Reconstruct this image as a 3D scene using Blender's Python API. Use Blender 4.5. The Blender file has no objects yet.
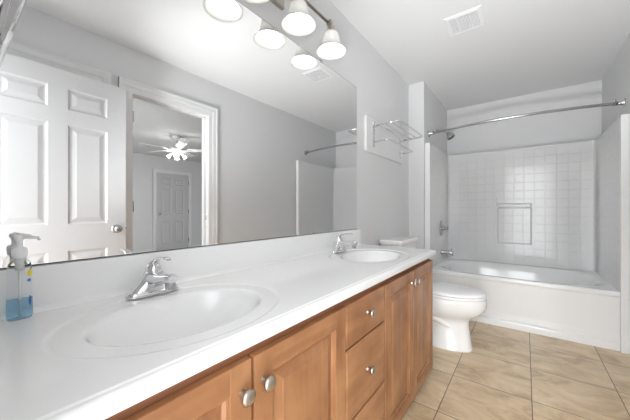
import bpy, bmesh, math, random
from mathutils import Vector, Matrix
random.seed(7)
PI = math.pi
SC = bpy.context.scene
COL = SC.collection

# ------------------------------------------------------------------ camera
CX, CZ = 1.035, 1.09
cam_data = bpy.data.cameras.new('camera')
cam = bpy.data.objects.new('camera', cam_data); COL.objects.link(cam)
cam_data.sensor_width = 36.0
cam_data.lens = 36.0 * 279.0 / 630.0
cam_data.clip_start = 0.02
cam.location = (CX, 0.0, CZ)
cam.rotation_euler = (PI / 2, 0, math.atan(210.0 / 279.0))
SC.camera = cam

# ------------------------------------------------------------------ world, light, exposure
world = bpy.data.worlds.new('world'); SC.world = world
world.use_nodes = True
wn = world.node_tree.nodes['Background']
wn.inputs[0].default_value = (0.955, 0.98, 1.0, 1)
AMB, LOBE = 3.0, 6.3          # soft ambience, plus an added bright lobe high behind the camera, unseen fill
wt = world.node_tree
w_tc = wt.nodes.new('ShaderNodeTexCoord'); w_dot = wt.nodes.new('ShaderNodeVectorMath'); w_dot.operation = 'DOT_PRODUCT'
w_el = math.radians(24)
w_dot.inputs[1].default_value = (-0.05, -math.cos(w_el), math.sin(w_el))
w_mx = wt.nodes.new('ShaderNodeMath'); w_mx.operation = 'MAXIMUM'; w_mx.inputs[1].default_value = 0.0
w_pw = wt.nodes.new('ShaderNodeMath'); w_pw.operation = 'POWER'; w_pw.inputs[1].default_value = 9.0
w_ma = wt.nodes.new('ShaderNodeMath'); w_ma.operation = 'MULTIPLY_ADD'; w_ma.inputs[1].default_value = LOBE; w_ma.inputs[2].default_value = AMB
wt.links.new(w_tc.outputs['Generated'], w_dot.inputs[0]); wt.links.new(w_dot.outputs['Value'], w_mx.inputs[0])
wt.links.new(w_mx.outputs[0], w_pw.inputs[0]); wt.links.new(w_pw.outputs[0], w_ma.inputs[0]); wt.links.new(w_ma.outputs[0], wn.inputs[1])
SC.view_settings.view_transform = 'Standard'
SC.view_settings.look = 'None'
SC.view_settings.gamma = 1.0
SC.view_settings.use_curve_mapping = False
SC.view_settings.exposure = 0.50
BULB_E = 9.0
FAN_E = 1200
# added unseen fill spot, low in the doorway, aimed up to brighten the room
fl = bpy.data.lights.new('fill_spot', 'SPOT'); fl.energy = 175; fl.color = (0.955, 0.98, 1.0); fl.spot_size = math.radians(62); fl.spot_blend = 1.0; fl.shadow_soft_size = 0.10
fo = bpy.data.objects.new('fill_spot', fl); COL.objects.link(fo); fo.location = (0.97, -0.02, 0.62)
fo.rotation_euler = (Vector((0.95, 3.1, 3.15)) - fo.location).to_track_quat('-Z', 'Y').to_euler()
# portal guiding the added world fill through the doorway behind the camera
pl = bpy.data.lights.new('doorway_fill_portal', 'AREA'); pl.shape = 'RECTANGLE'; pl.size = 0.78; pl.size_y = 2.03
pl.cycles.is_portal = True
po = bpy.data.objects.new('doorway_fill_portal', pl); COL.objects.link(po)
po.location = (1.10, -0.15, 1.02); po.rotation_euler = (PI / 2, 0, PI)

# ------------------------------------------------------------------ materials
def mat(name, color, rough=0.5, metal=0.0, **kw):
    m = bpy.data.materials.new(name); m.use_nodes = True
    b = m.node_tree.nodes['Principled BSDF']
    b.inputs['Base Color'].default_value = (*color, 1)
    b.inputs['Roughness'].default_value = rough
    b.inputs['Metallic'].default_value = metal
    for k, v in kw.items():
        b.inputs[k.replace('_', ' ')].default_value = v
    return m
def nt(m):
    return m.node_tree, m.node_tree.nodes['Principled BSDF']
def add_bump(m, scale, strength, dist=0.002, detail=2.0, stretch=(1, 1, 1)):
    t, b = nt(m)
    tc = t.nodes.new('ShaderNodeTexCoord'); mp = t.nodes.new('ShaderNodeMapping')
    mp.inputs['Scale'].default_value = stretch
    n = t.nodes.new('ShaderNodeTexNoise'); n.inputs['Scale'].default_value = scale; n.inputs['Detail'].default_value = detail
    bp = t.nodes.new('ShaderNodeBump'); bp.inputs['Strength'].default_value = strength; bp.inputs['Distance'].default_value = dist
    t.links.new(tc.outputs['Object'], mp.inputs[0]); t.links.new(mp.outputs[0], n.inputs['Vector'])
    t.links.new(n.outputs['Fac'], bp.inputs['Height']); t.links.new(bp.outputs[0], b.inputs['Normal'])
    return m
def wood(name, axis):
    """honey maple, grain running along axis"""
    m = mat(name, (0.5, 0.25, 0.12), 0.34)
    t, b = nt(m)
    tc = t.nodes.new('ShaderNodeTexCoord'); mp = t.nodes.new('ShaderNodeMapping')
    s = [14.0, 14.0, 14.0]; s['xyz'.index(axis)] = 1.3
    mp.inputs['Scale'].default_value = s
    oi = t.nodes.new('ShaderNodeObjectInfo')
    mx = t.nodes.new('ShaderNodeVectorMath'); mx.operation = 'MULTIPLY_ADD'
    t.links.new(oi.outputs['Random'], mx.inputs[0]); mx.inputs[1].default_value = (7, 11, 5)
    t.links.new(tc.outputs['Object'], mx.inputs[2]); t.links.new(mx.outputs[0], mp.inputs[0])
    n = t.nodes.new('ShaderNodeTexNoise'); n.inputs['Scale'].default_value = 1.0; n.inputs['Detail'].default_value = 5; n.inputs['Distortion'].default_value = 0.9
    n2 = t.nodes.new('ShaderNodeTexNoise'); n2.inputs['Scale'].default_value = 7; n2.inputs['Detail'].default_value = 3
    t.links.new(mp.outputs[0], n.inputs['Vector']); t.links.new(mx.outputs[0], n2.inputs['Vector'])
    mixf = t.nodes.new('ShaderNodeMix'); mixf.inputs[0].default_value = 0.5
    t.links.new(n.outputs['Fac'], mixf.inputs[2]); t.links.new(n2.outputs['Fac'], mixf.inputs[3])
    r = t.nodes.new('ShaderNodeValToRGB')
    r.color_ramp.elements[0].position = 0.36; r.color_ramp.elements[0].color = (0.27, 0.110, 0.045, 1)
    r.color_ramp.elements[1].position = 0.62; r.color_ramp.elements[1].color = (0.465, 0.232, 0.108, 1)
    t.links.new(mixf.outputs[0], r.inputs[0]); t.links.new(r.outputs[0], b.inputs['Base Color'])
    bp = t.nodes.new('ShaderNodeBump'); bp.inputs['Strength'].default_value = 0.06; bp.inputs['Distance'].default_value = 0.001
    t.links.new(n.outputs['Fac'], bp.inputs['Height']); t.links.new(bp.outputs[0], b.inputs['Normal'])
    return m
M = {}
M['wall'] = add_bump(mat('wall_paint', (0.74, 0.74, 0.745), 0.55), 220, 0.12, 0.001)
M['ceiling'] = add_bump(mat('ceiling_paint', (0.76, 0.76, 0.76), 0.8), 150, 0.15, 0.001)
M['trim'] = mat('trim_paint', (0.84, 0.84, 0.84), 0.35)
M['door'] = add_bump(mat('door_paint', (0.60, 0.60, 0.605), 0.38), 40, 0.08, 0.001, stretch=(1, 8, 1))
M['wood_v'] = wood('maple_vertical', 'z')
M['wood_h'] = wood('maple_horizontal', 'y')
M['gap'] = mat('shaded_frame_wood', (0.27, 0.115, 0.055), 0.5)  # wood darkened to paint in the shade around the cabinet doors
M['nickel'] = mat('satin_nickel', (0.52, 0.475, 0.42), 0.3, 1.0)
M['chrome'] = mat('chrome', (0.78, 0.78, 0.79), 0.08, 1.0)
M['chrome_s'] = mat('satin_chrome', (0.5, 0.5, 0.51), 0.22, 1.0)
M['marble'] = mat('cultured_marble', (0.93, 0.93, 0.93), 0.16, 0.0, Coat_Weight=0.3, Coat_Roughness=0.08)
M['porcelain'] = mat('porcelain', (0.90, 0.90, 0.90), 0.1, 0.0, Coat_Weight=0.4, Coat_Roughness=0.05)
M['plastic'] = mat('white_plastic', (0.92, 0.92, 0.92), 0.28)
M['tub'] = mat('tub_enamel', (0.89, 0.89, 0.89), 0.14, 0.0, Coat_Weight=0.3)
M['board'] = mat('board_paint', (0.76, 0.76, 0.76), 0.4)
M['pump'] = mat('pump_plastic', (0.95, 0.95, 0.95), 0.3)
M['dark'] = mat('dark_slot', (0.06, 0.06, 0.06), 0.6)
M['slat'] = mat('grille_recess', (0.07, 0.07, 0.07), 0.6)
M['mirror'] = mat('mirror_silver', (0.93, 0.935, 0.935), 0.0, 1.0)
M['carpet'] = add_bump(mat('bedroom_carpet', (0.36, 0.34, 0.32), 0.95), 300, 0.5, 0.004)
# fibreglass surround with embossed tile
def tile_emboss(name):
    m = mat(name, (0.76, 0.76, 0.76), 0.2, 0.0, Coat_Weight=0.3, Coat_Roughness=0.08)
    t, b = nt(m)
    tc = t.nodes.new('ShaderNodeTexCoord')
    sx = t.nodes.new('ShaderNodeSeparateXYZ'); t.links.new(tc.outputs['Object'], sx.inputs[0])
    ad = t.nodes.new('ShaderNodeMath'); ad.operation = 'ADD'
    t.links.new(sx.outputs['X'], ad.inputs[0]); t.links.new(sx.outputs['Y'], ad.inputs[1])
    cb = t.nodes.new('ShaderNodeCombineXYZ')
    t.links.new(ad.outputs[0], cb.inputs['X']); t.links.new(sx.outputs['Z'], cb.inputs['Y'])
    br = t.nodes.new('ShaderNodeTexBrick'); br.offset = 0.0; br.squash = 1.0
    br.inputs['Scale'].default_value = 1.0; br.inputs['Brick Width'].default_value = 0.096; br.inputs['Row Height'].default_value = 0.096
    br.inputs['Mortar Size'].default_value = 0.0035; br.inputs['Mortar Smooth'].default_value = 0.6
    br.inputs['Color1'].default_value = (0, 0, 0, 1); br.inputs['Color2'].default_value = (1, 1, 1, 1); br.inputs['Mortar'].default_value = (0.5, 0.5, 0.5, 1)
    t.links.new(cb.outputs[0], br.inputs['Vector'])
    n = t.nodes.new('ShaderNodeTexNoise'); n.inputs['Scale'].default_value = 26; n.inputs['Detail'].default_value = 1
    t.links.new(tc.outputs['Object'], n.inputs['Vector'])
    b1 = t.nodes.new('ShaderNodeBump'); b1.inputs['Strength'].default_value = 0.7; b1.inputs['Distance'].default_value = 0.0022; b1.invert = True
    b2 = t.nodes.new('ShaderNodeBump'); b2.inputs['Strength'].default_value = 0.35; b2.inputs['Distance'].default_value = 0.003
    t.links.new(br.outputs['Fac'], b1.inputs['Height']); t.links.new(n.outputs['Fac'], b2.inputs['Height'])
    t.links.new(b1.outputs[0], b2.inputs['Normal']); t.links.new(b2.outputs[0], b.inputs['Normal'])
    return m
M['emboss'] = tile_emboss('embossed_tile_fibreglass')
# floor tile
def floor_tile():
    m = mat('beige_floor_tile', (0.5, 0.4, 0.3), 0.32)
    t, b = nt(m)
    tc = t.nodes.new('ShaderNodeTexCoord'); mp = t.nodes.new('ShaderNodeMapping')
    mp.inputs['Location'].default_value = (-0.2435 + 0.4115 * 4, -0.372 + 0.4115 * 4, 0)
    br = t.nodes.new('ShaderNodeTexBrick'); br.offset = 0.0; br.squash = 1.0
    br.inputs['Scale'].default_value = 1.0; br.inputs['Brick Width'].default_value = 0.4115; br.inputs['Row Height'].default_value = 0.4115
    br.inputs['Mortar Size'].default_value = 0.0022; br.inputs['Mortar Smooth'].default_value = 0.2
    br.inputs['Color1'].default_value = (0.0, 0.0, 0.0, 1); br.inputs['Color2'].default_value = (1, 1, 1, 1)
    t.links.new(tc.outputs['Object'], mp.inputs[0]); t.links.new(mp.outputs[0], br.inputs['Vector'])
    off = t.nodes.new('ShaderNodeVectorMath'); off.operation = 'MULTIPLY_ADD'
    t.links.new(br.outputs['Color'], off.inputs[0]); off.inputs[1].default_value = (9, 5, 3); t.links.new(mp.outputs[0], off.inputs[2])
    n1 = t.nodes.new('ShaderNodeTexNoise'); n1.inputs['Scale'].default_value = 4.2; n1.inputs['Detail'].default_value = 8; n1.inputs['Roughness'].default_value = 0.68; n1.inputs['Distortion'].default_value = 0.8
    st = t.nodes.new('ShaderNodeMapping'); st.inputs['Rotation'].default_value = (0, 0, 0.55); st.inputs['Scale'].default_value = (0.9, 1.7, 1)
    t.links.new(off.outputs[0], st.inputs[0]); t.links.new(st.outputs[0], n1.inputs['Vector'])
    r = t.nodes.new('ShaderNodeValToRGB'); cr = r.color_ramp
    cr.elements[0].position = 0.30; cr.elements[0].color = (0.42, 0.28, 0.15, 1)
    cr.elements[1].position = 0.72; cr.elements[1].color = (0.80, 0.66, 0.465, 1)
    e = cr.elements.new(0.5); e.color = (0.67, 0.515, 0.33, 1)
    t.links.new(n1.outputs['Fac'], r.inputs[0])
    mx = t.nodes.new('ShaderNodeMix'); mx.data_type = 'RGBA'
    t.links.new(br.outputs['Fac'], mx.inputs[0]); t.links.new(r.outputs[0], mx.inputs[6]); mx.inputs[7].default_value = (0.09, 0.065, 0.05, 1)
    t.links.new(mx.outputs[2], b.inputs['Base Color'])
    bp = t.nodes.new('ShaderNodeBump'); bp.invert = True; bp.inputs['Strength'].default_value = 0.6; bp.inputs['Distance'].default_value = 0.002
    t.links.new(br.outputs['Fac'], bp.inputs['Height']); t.links.new(bp.outputs[0], b.inputs['Normal'])
    return m
M['floor'] = floor_tile()
def emis(name, col, s):
    m = bpy.data.materials.new(name); m.use_nodes = True
    b = m.node_tree.nodes['Principled BSDF']
    b.inputs['Base Color'].default_value = (*col, 1)
    b.inputs['Emission Color'].default_value = (*col, 1); b.inputs['Emission Strength'].default_value = s
    return m
M['bulb'] = emis('lit_bulb', (1.0, 0.985, 0.96), BULB_E)
M['fan_bulb'] = emis('lit_fan_bulb', (1.0, 0.985, 0.96), FAN_E)
def frosted(name, col):
    """thin pressed glass: mostly see-through, a little milky, with a soft sheen"""
    m = bpy.data.materials.new(name); m.use_nodes = True
    t = m.node_tree; t.nodes.clear()
    o = t.nodes.new('ShaderNodeOutputMaterial'); d = t.nodes.new('ShaderNodeBsdfDiffuse'); tr = t.nodes.new('ShaderNodeBsdfTranslucent')
    g = t.nodes.new('ShaderNodeBsdfGlossy'); g.inputs['Roughness'].default_value = 0.12; tp = t.nodes.new('ShaderNodeBsdfTransparent')
    d.inputs[0].default_value = (*col, 1); tr.inputs[0].default_value = (*col, 1); tp.inputs[0].default_value = (0.97, 0.97, 0.97, 1)
    a = t.nodes.new('ShaderNodeMixShader'); a.inputs[0].default_value = 0.12
    b = t.nodes.new('ShaderNodeMixShader'); b.inputs[0].default_value = 0.05
    c = t.nodes.new('ShaderNodeMixShader'); c.inputs[0].default_value = 0.08
    t.links.new(d.outputs[0], a.inputs[1]); t.links.new(tr.outputs[0], a.inputs[2])
    t.links.new(a.outputs[0], c.inputs[1]); t.links.new(tp.outputs[0], c.inputs[2])
    t.links.new(c.outputs[0], b.inputs[1]); t.links.new(g.outputs[0], b.inputs[2]); t.links.new(b.outputs[0], o.inputs[0])
    return m
M['shade'] = frosted('frosted_glass', (0.80, 0.79, 0.77))
M['clear'] = mat('clear_plastic', (0.97, 0.985, 0.99), 0.03, 0.0, Transmission_Weight=1.0, IOR=1.12)
M['gel'] = mat('blue_soap', (0.55, 0.80, 0.96), 0.05, 0.0, Transmission_Weight=0.85, IOR=1.1)
M['yellow'] = mat('label_yellow', (0.85, 0.68, 0.08), 0.4)
M['blue'] = mat('label_blue', (0.05, 0.18, 0.55), 0.4)

# ------------------------------------------------------------------ mesh helpers
class MB:
    def __init__(self): self.v = []; self.f = []; self.sm = []
    def add(self, vs, fs, smooth=False):
        k = len(self.v); self.v += [Vector(p) for p in vs]
        for f in fs: self.f.append([i + k for i in f]); self.sm.append(smooth)
        return self
    def box(self, x0, x1, y0, y1, z0, z1, bev=0.0):
        bm = bmesh.new(); bmesh.ops.create_cube(bm, size=1)
        for w in bm.verts: w.co = Vector((x0 + (w.co.x + .5) * (x1 - x0), y0 + (w.co.y + .5) * (y1 - y0), z0 + (w.co.z + .5) * (z1 - z0)))
        if bev: bmesh.ops.bevel(bm, geom=bm.edges[:], offset=bev, segments=2, profile=0.6, affect='EDGES')
        bm.verts.index_update()
        self.add([w.co.copy() for w in bm.verts], [[w.index for w in f.verts] for f in bm.faces], False)
        bm.free(); return self
    def loft(self, rings, cap=(True, True), smooth=True, closed=True):
        n = len(rings[0]); vs = [p for r in rings for p in r]; fs = []
        for i in range(len(rings) - 1):
            for j in range(n if closed else n - 1):
                k = (j + 1) % n
                fs.append([i * n + j, i * n + k, (i + 1) * n + k, (i + 1) * n + j])
        self.add(vs, fs, smooth)
        if cap[0]: self.add(list(reversed(rings[0])), [list(range(n))])
        if cap[1]: self.add(rings[-1], [list(range(n))])
        return self
    def tube(self, pts, r, n=12, cap=True, smooth=True):
        pts = [Vector(p) for p in pts]; rs = r if isinstance(r, (list, tuple)) else [r] * len(pts)
        rings = []; prev = None
        for i, p in enumerate(pts):
            d = (pts[min(i + 1, len(pts) - 1)] - pts[max(i - 1, 0)]).normalized()
            if prev is None:
                up = Vector((0, 0, 1)) if abs(d.z) < 0.9 else Vector((1, 0, 0))
                u = d.cross(up).normalized()
            else:
                u = (prev - d * prev.dot(d)).normalized()
            w = d.cross(u); prev = u
            rings.append([p + (u * math.cos(2 * PI * k / n) + w * math.sin(2 * PI * k / n)) * rs[i] for k in range(n)])
        return self.loft(rings, (cap, cap), smooth)
    def lathe(self, prof, n=32, center=(0, 0, 0), axis='z', smooth=True, cap=(False, False)):
        c = Vector(center); rings = []
        for r, h in prof:
            ring = []
            for k in range(n):
                a = 2 * PI * k / n
                if axis == 'z': q = Vector((r * math.cos(a), r * math.sin(a), h))
                elif axis == 'x': q = Vector((h, r * math.cos(a), r * math.sin(a)))
                else: q = Vector((r * math.sin(a), h, r * math.cos(a)))
                ring.append(c + q)
            rings.append(ring)
        return self.loft(rings, cap, smooth)
    def build(self, name, m, parent=None, auto=None, origin=None):
        me = bpy.data.meshes.new(name)
        off = Vector((0, 0, 0))
        if parent is not None: off = world_loc(parent)
        elif origin is not None: off = Vector(origin)
        me.from_pydata([tuple(p - off) for p in self.v], [], self.f)
        me.polygons.foreach_set('use_smooth', self.sm)
        bm = bmesh.new(); bm.from_mesh(me)
        bmesh.ops.remove_doubles(bm, verts=bm.verts, dist=1e-6)
        bmesh.ops.recalc_face_normals(bm, faces=bm.faces)
        if auto is not None:
            for e in bm.edges:
                if len(e.link_faces) == 2 and e.calc_face_angle(0) > math.radians(auto): e.smooth = False
        bm.to_mesh(me); bm.free()
        me.materials.append(m)
        o = bpy.data.objects.new(name, me); COL.objects.link(o)
        if parent is not None: o.parent = parent
        elif origin is not None: o.location = off
        return o
def world_loc(o):
    p = Vector(o.location)
    while o.parent: o = o.parent; p += Vector(o.location)
    return p
def tag(o, label, cat, group=None):
    o['label'] = label; o['category'] = cat
    if group: o['group'] = group
    return o
def thing(name, label, cat, loc, group=None):
    o = bpy.data.objects.new(name, None); COL.objects.link(o); o.location = loc; o.empty_display_size = 0.05
    return tag(o, label, cat, group)
def struct(o, label=None):
    o['kind'] = 'structure'
    if label: o['label'] = label
    return o
def copy_tree(o, parent=None):
    kids = [c for c in bpy.data.objects if c.parent == o]
    c = o.copy(); COL.objects.link(c)
    if parent: c.parent = parent
    for k in kids: copy_tree(k, c)
    return c
def sbox(name, m, x0, x1, y0, y1, z0, z1, label=None, bev=0.0):
    return struct(MB().box(x0, x1, y0, y1, z0, z1, bev).build(name, M[m]), label)
def arc(c, r, a0, a1, n, plane='xy'):
    out = []
    for i in range(n + 1):
        a = a0 + (a1 - a0) * i / n; u, v = r * math.cos(a), r * math.sin(a)
        out.append({'xy': (c[0] + u, c[1] + v, c[2]), 'xz': (c[0] + u, c[1], c[2] + v), 'yz': (c[0], c[1] + u, c[2] + v)}[plane])
    return out
def fillet(pts, r, n=6):
    pts = [Vector(p) for p in pts]; out = [pts[0]]
    for i in range(1, len(pts) - 1):
        a = (pts[i - 1] - pts[i]).normalized(); b = (pts[i + 1] - pts[i]).normalized()
        p0 = pts[i] + a * r; p1 = pts[i] + b * r
        for k in range(n + 1):
            t = k / n; out.append(p0 * (1 - t) ** 2 + pts[i] * 2 * t * (1 - t) + p1 * t * t)
    out.append(pts[-1]); return out
def ell(cx, cy, a, b, z, n=48, p=2.0):
    out = []
    for k in range(n):
        t = 2 * PI * k / n; c, s = math.cos(t), math.sin(t)
        out.append(Vector((cx + a * math.copysign(abs(c) ** (2 / p), c), cy + b * math.copysign(abs(s) ** (2 / p), s), z)))
    return out

def rrect(x0, x1, y0, y1, z, r=0.03, n=6):
    out = []
    for (cx, cy, a0) in ((x1 - r, y1 - r, 0), (x0 + r, y1 - r, PI / 2), (x0 + r, y0 + r, PI), (x1 - r, y0 + r, 1.5 * PI)):
        for k in range(n + 1):
            a = a0 + PI / 2 * k / n; out.append(Vector((cx + r * math.cos(a), cy + r * math.sin(a), z)))
    return out

# ------------------------------------------------------------------ room shell
H = 2.48; XR = 1.69; YB = 4.22; YT = 3.13; YF = -0.02; JX = 0.165
sbox('floor', 'floor', -0.1, XR, -0.14, YB + 0.1, -0.1, 0.0)
sbox('ceiling', 'ceiling', -0.1, XR + 0.1, -0.14, YB + 0.1, H, H + 0.1)
sbox('wall_left', 'wall', -0.1, 0.0, -0.14, YT - 0.02, 0, H)
sbox('wall_alcove', 'wall', -0.1, JX, YT - 0.02, YB + 0.1, 0, H)
sbox('wall_back', 'wall', JX, XR + 0.1, YB, YB + 0.1, 0, H)
# wall behind the camera with its doorway
DX0, DX1, DZ = 0.72, 1.50, 2.06
wf = MB().box(-0.0, DX0, -0.14, YF, 0, H).box(DX1, XR, -0.14, YF, 0, H).box(DX0, DX1, -0.14, YF, DZ, H)
struct(wf.build('wall_front', M['wall']))
# wall opposite the mirror, with closet opening and bedroom doorway
BY0, BY1, BZ = 0.965, 1.712, 2.108
CY0, CY1 = -0.015, 0.735
CZT = 2.118
wr = MB().box(XR, XR + 0.12, -0.14, CY0, 0, H).box(XR, XR + 0.12, CY0, CY1, CZT, H).box(XR, XR + 0.12, CY1, BY0, 0, H)
wr.box(XR, XR + 0.12, BY0, BY1, BZ, H).box(XR, XR + 0.12, BY1, YB, 0, H)
struct(wr.build('wall_right', M['wall']))
# casings (stepped profile), each a frame round its opening
def casing(name, y0, y1, ztop, w, x, face, label=None, legs=(True, True)):
    m = MB()
    for (i0, i1, t) in ((0.0, w, 0.012), (0.45 * w, w, 0.018), (0.82 * w, w, 0.022)):
        xa, xb = (x - t, x) if face < 0 else (x, x + t)
        if legs[0]: m.box(xa, xb, y0 - i1, y0 - i0, 0, ztop + i0, 0.002)
        if legs[1]: m.box(xa, xb, y1 + i0, y1 + i1, 0, ztop + i0, 0.002)
        m.box(xa, xb, y0 - (i1 if legs[0] else 0), y1 + i1, ztop + i0, ztop + i1, 0.002)
    return struct(m.build(name, M['trim']), label)
def jamb(name, y0, y1, ztop, x0, x1):
    m = MB().box(x0, x1, y0, y0 + 0.014, 0, ztop).box(x0, x1, y1 - 0.014, y1, 0, ztop).box(x0, x1, y0, y1, ztop - 0.014, ztop)
    m.box(x0 + 0.05, x0 + 0.08, y0, y0 + 0.026, 0, ztop).box(x0 + 0.05, x0 + 0.08, y1 - 0.026, y1, 0, ztop).box(x0 + 0.05, x0 + 0.08, y0, y1, ztop - 0.026, ztop)
    return struct(m.build(name, M['trim']))
t1 = casing('trim_1', BY0 + 0.012, BY1 - 0.012, BZ - 0.012, 0.105, XR, -1)
j1 = jamb('trim_2', BY0, BY1, BZ, XR, XR + 0.12)
for z in (0.25, 1.12, 1.9):
    MB().box(XR + 0.004, XR + 0.045, BY0 + 0.0135, BY0 + 0.017, z - 0.045, z + 0.045).tube([(XR - 0.004, BY0 + 0.018, z - 0.045), (XR - 0.004, BY0 + 0.018, z + 0.045)], 0.005, 8).build('hinge', M['chrome_s'], j1)
MB().box(XR + 0.02, XR + 0.045, BY1 - 0.017, BY1 - 0.0135, 0.98, 1.04).build('strike_plate', M['chrome_s'], j1)
casing('trim_3', CY0 + 0.012, CY1 - 0.012, CZT - 0.012, 0.096, XR, -1, legs=(False, True))
# six panel doors -----------------------------------------------------
def six_panel(name, w, h, t, parent=None, label=None):
    """door leaf in local coords: width along +y, thickness along x centred, z up from 0"""
    st = 0.115 * w / 0.76; mid = 0.10
    ys = [(st, (w - mid) / 2), ((w + mid) / 2, w - st)]
    zs = [(0.20, 0.80), (0.98, 1.66), (1.76, h - 0.115)]
    m = MB()
    for side in (-1, 1):
        X = side * t / 2
        cy = sorted({0, w, *[q for p in ys for q in p]}); cz = sorted({0, h, *[q for p in zs for q in p]})
        for a, b in zip(cy, cy[1:]):
            for c, d in zip(cz, cz[1:]):
                if (a, b) in ys and (c, d) in zs:
                    ins = [(0, 0), (0.012, 0.010), (0.022, 0.010), (0.048, 0.002)]
                    rings = [[(X - side * dp, a + i, c + i), (X - side * dp, b - i, c + i), (X - side * dp, b - i, d - i), (X - side * dp, a + i, d - i)] for i, dp in ins]
                    m.loft(rings, (False, True), smooth=False)
                else:
                    m.add([(X, a, c), (X, b, c), (X, b, d), (X, a, d)], [[0, 1, 2, 3]])
    for (a, b) in (((0, 0), (0, h)), ((w, 0), (w, h))):
        m.add([(-t / 2, a[0], 0), (t / 2, a[0], 0), (t / 2, a[0], h), (-t / 2, a[0], h)], [[0, 1, 2, 3]])
    for z in (0, h):
        m.add([(-t / 2, 0, z), (t / 2, 0, z), (t / 2, w, z), (-t / 2, w, z)], [[0, 1, 2, 3]])
    return m
def knob_prof(): return [(0.001, 0.060), (0.018, 0.059), (0.026, 0.050), (0.028, 0.040), (0.024, 0.030), (0.013, 0.022), (0.011, 0.012), (0.018, 0.007), (0.031, 0.005), (0.033, 0.0)]
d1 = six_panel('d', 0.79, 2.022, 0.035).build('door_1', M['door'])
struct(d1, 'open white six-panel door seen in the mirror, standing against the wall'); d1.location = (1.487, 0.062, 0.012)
for s in (-1, 1):
    MB().lathe([(r, s * (h + 0.0175)) for r, h in knob_prof()], 24, (0, 0.727, 0.935), 'x').build('door_knob', M['chrome_s']).parent = d1
MB().box(-0.011, 0.011, 0.789, 0.792, 0.90, 0.97).box(-0.006, 0.006, 0.79, 0.799, 0.925, 0.945).build('latch_plate', M['chrome_s']).parent = d1
for z in (0.22, 1.02, 1.83):
    MB().tube([(0.022, -0.004, z - 0.045), (0.022, -0.004, z + 0.045)], 0.006, 8).build('hinge', M['chrome_s']).parent = d1
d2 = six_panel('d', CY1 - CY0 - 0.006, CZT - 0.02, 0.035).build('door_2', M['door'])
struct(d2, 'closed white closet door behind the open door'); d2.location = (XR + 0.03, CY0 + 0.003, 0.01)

# ------------------------------------------------------------------ bedroom beyond the doorway
BX = 6.58; BYA, BYB = -0.2, 6.4
sbox('floor', 'carpet', XR, BX, BYA, BYB, -0.1, 0.0, 'bedroom carpet floor seen through the doorway')
sbox('ceiling', 'ceiling', XR + 0.1, BX + 0.1, BYA, BYB, H, H + 0.1)
sbox('wall_bedroom_far', 'wall', BX, BX + 0.1, BYA, BYB, 0, H)
wb = MB().box(XR + 0.12, 2.6, BYA - 0.1, BYA, 0, H).box(5.2, BX + 0.1, BYA - 0.1, BYA, 0, H).box(2.6, 5.2, BYA - 0.1, BYA, 0, 0.7).box(2.6, 5.2, BYA - 0.1, BYA, 2.2, H)  # unseen opening, added so world light brightens the bedroom
struct(wb.build('wall_bedroom_left', M['wall']))
sbox('wall_bedroom_right', 'wall', XR, BX + 0.1, BYB, BYB + 0.1, 0, H)
sbox('wall_bedroom_near', 'wall', XR + 0.02, XR + 0.12, YB + 0.1, BYB, 0, H)
FY0, FY1 = 3.285, 4.145
casing('trim_4', FY0, FY1, 2.06, 0.085, BX, -1)
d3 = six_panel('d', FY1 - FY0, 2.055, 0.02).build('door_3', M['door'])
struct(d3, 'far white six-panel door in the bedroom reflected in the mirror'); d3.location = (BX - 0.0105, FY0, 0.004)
MB().lathe([(r, -(h + 0.01)) for r, h in knob_prof()], 20, (0, 0.07, 0.98), 'x').build('door_knob', M['chrome_s']).parent = d3
for z in (0.25, 1.05, 1.85):
    MB().box(-0.016, -0.0105, FY1 - FY0 - 0.01, FY1 - FY0 + 0.006, z - 0.05, z + 0.05).build('hinge', M['chrome_s']).parent = d3
sbox('baseboard_bedroom', 'trim', BX - 0.014, BX, BYA, FY0 - 0.086, 0, 0.10, bev=0.003)
sbox('baseboard_bedroom', 'trim', BX - 0.014, BX, FY1 + 0.086, BYB, 0, 0.10, bev=0.003)
sbox('baseboard_right', 'trim', XR - 0.016, XR, BY1 + 0.096, 3.128, 0, 0.10, bev=0.003)
sbox('baseboard_left', 'trim', 0.0, 0.013, 1.953, YT - 0.022, 0, 0.09, bev=0.003)
sbox('baseboard_alcove', 'trim', 0.0135, JX, YT - 0.034, YT - 0.02, 0, 0.09, bev=0.003)

# ------------------------------------------------------------------ mirror
mt = thing('wall_mirror', 'large frameless wall mirror above the double vanity backsplash', 'mirror', (0.0, 0.94, 0.944))
MB().box(0.0005, 0.0055, -0.015, 1.899, 0.9445, 2.028).build('backing', M['dark'], mt)
MB().box(0.0056, 0.0066, -0.015, 1.8965, 0.9470, 2.0255, 0.0004).build('glass', M['mirror'], mt)
for y in (0.45, 1.43):
    MB().box(0.0, 0.0085, y - 0.008, y + 0.008, 2.020, 2.036, 0.001).build('clip', M['chrome_s'], mt)

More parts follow.
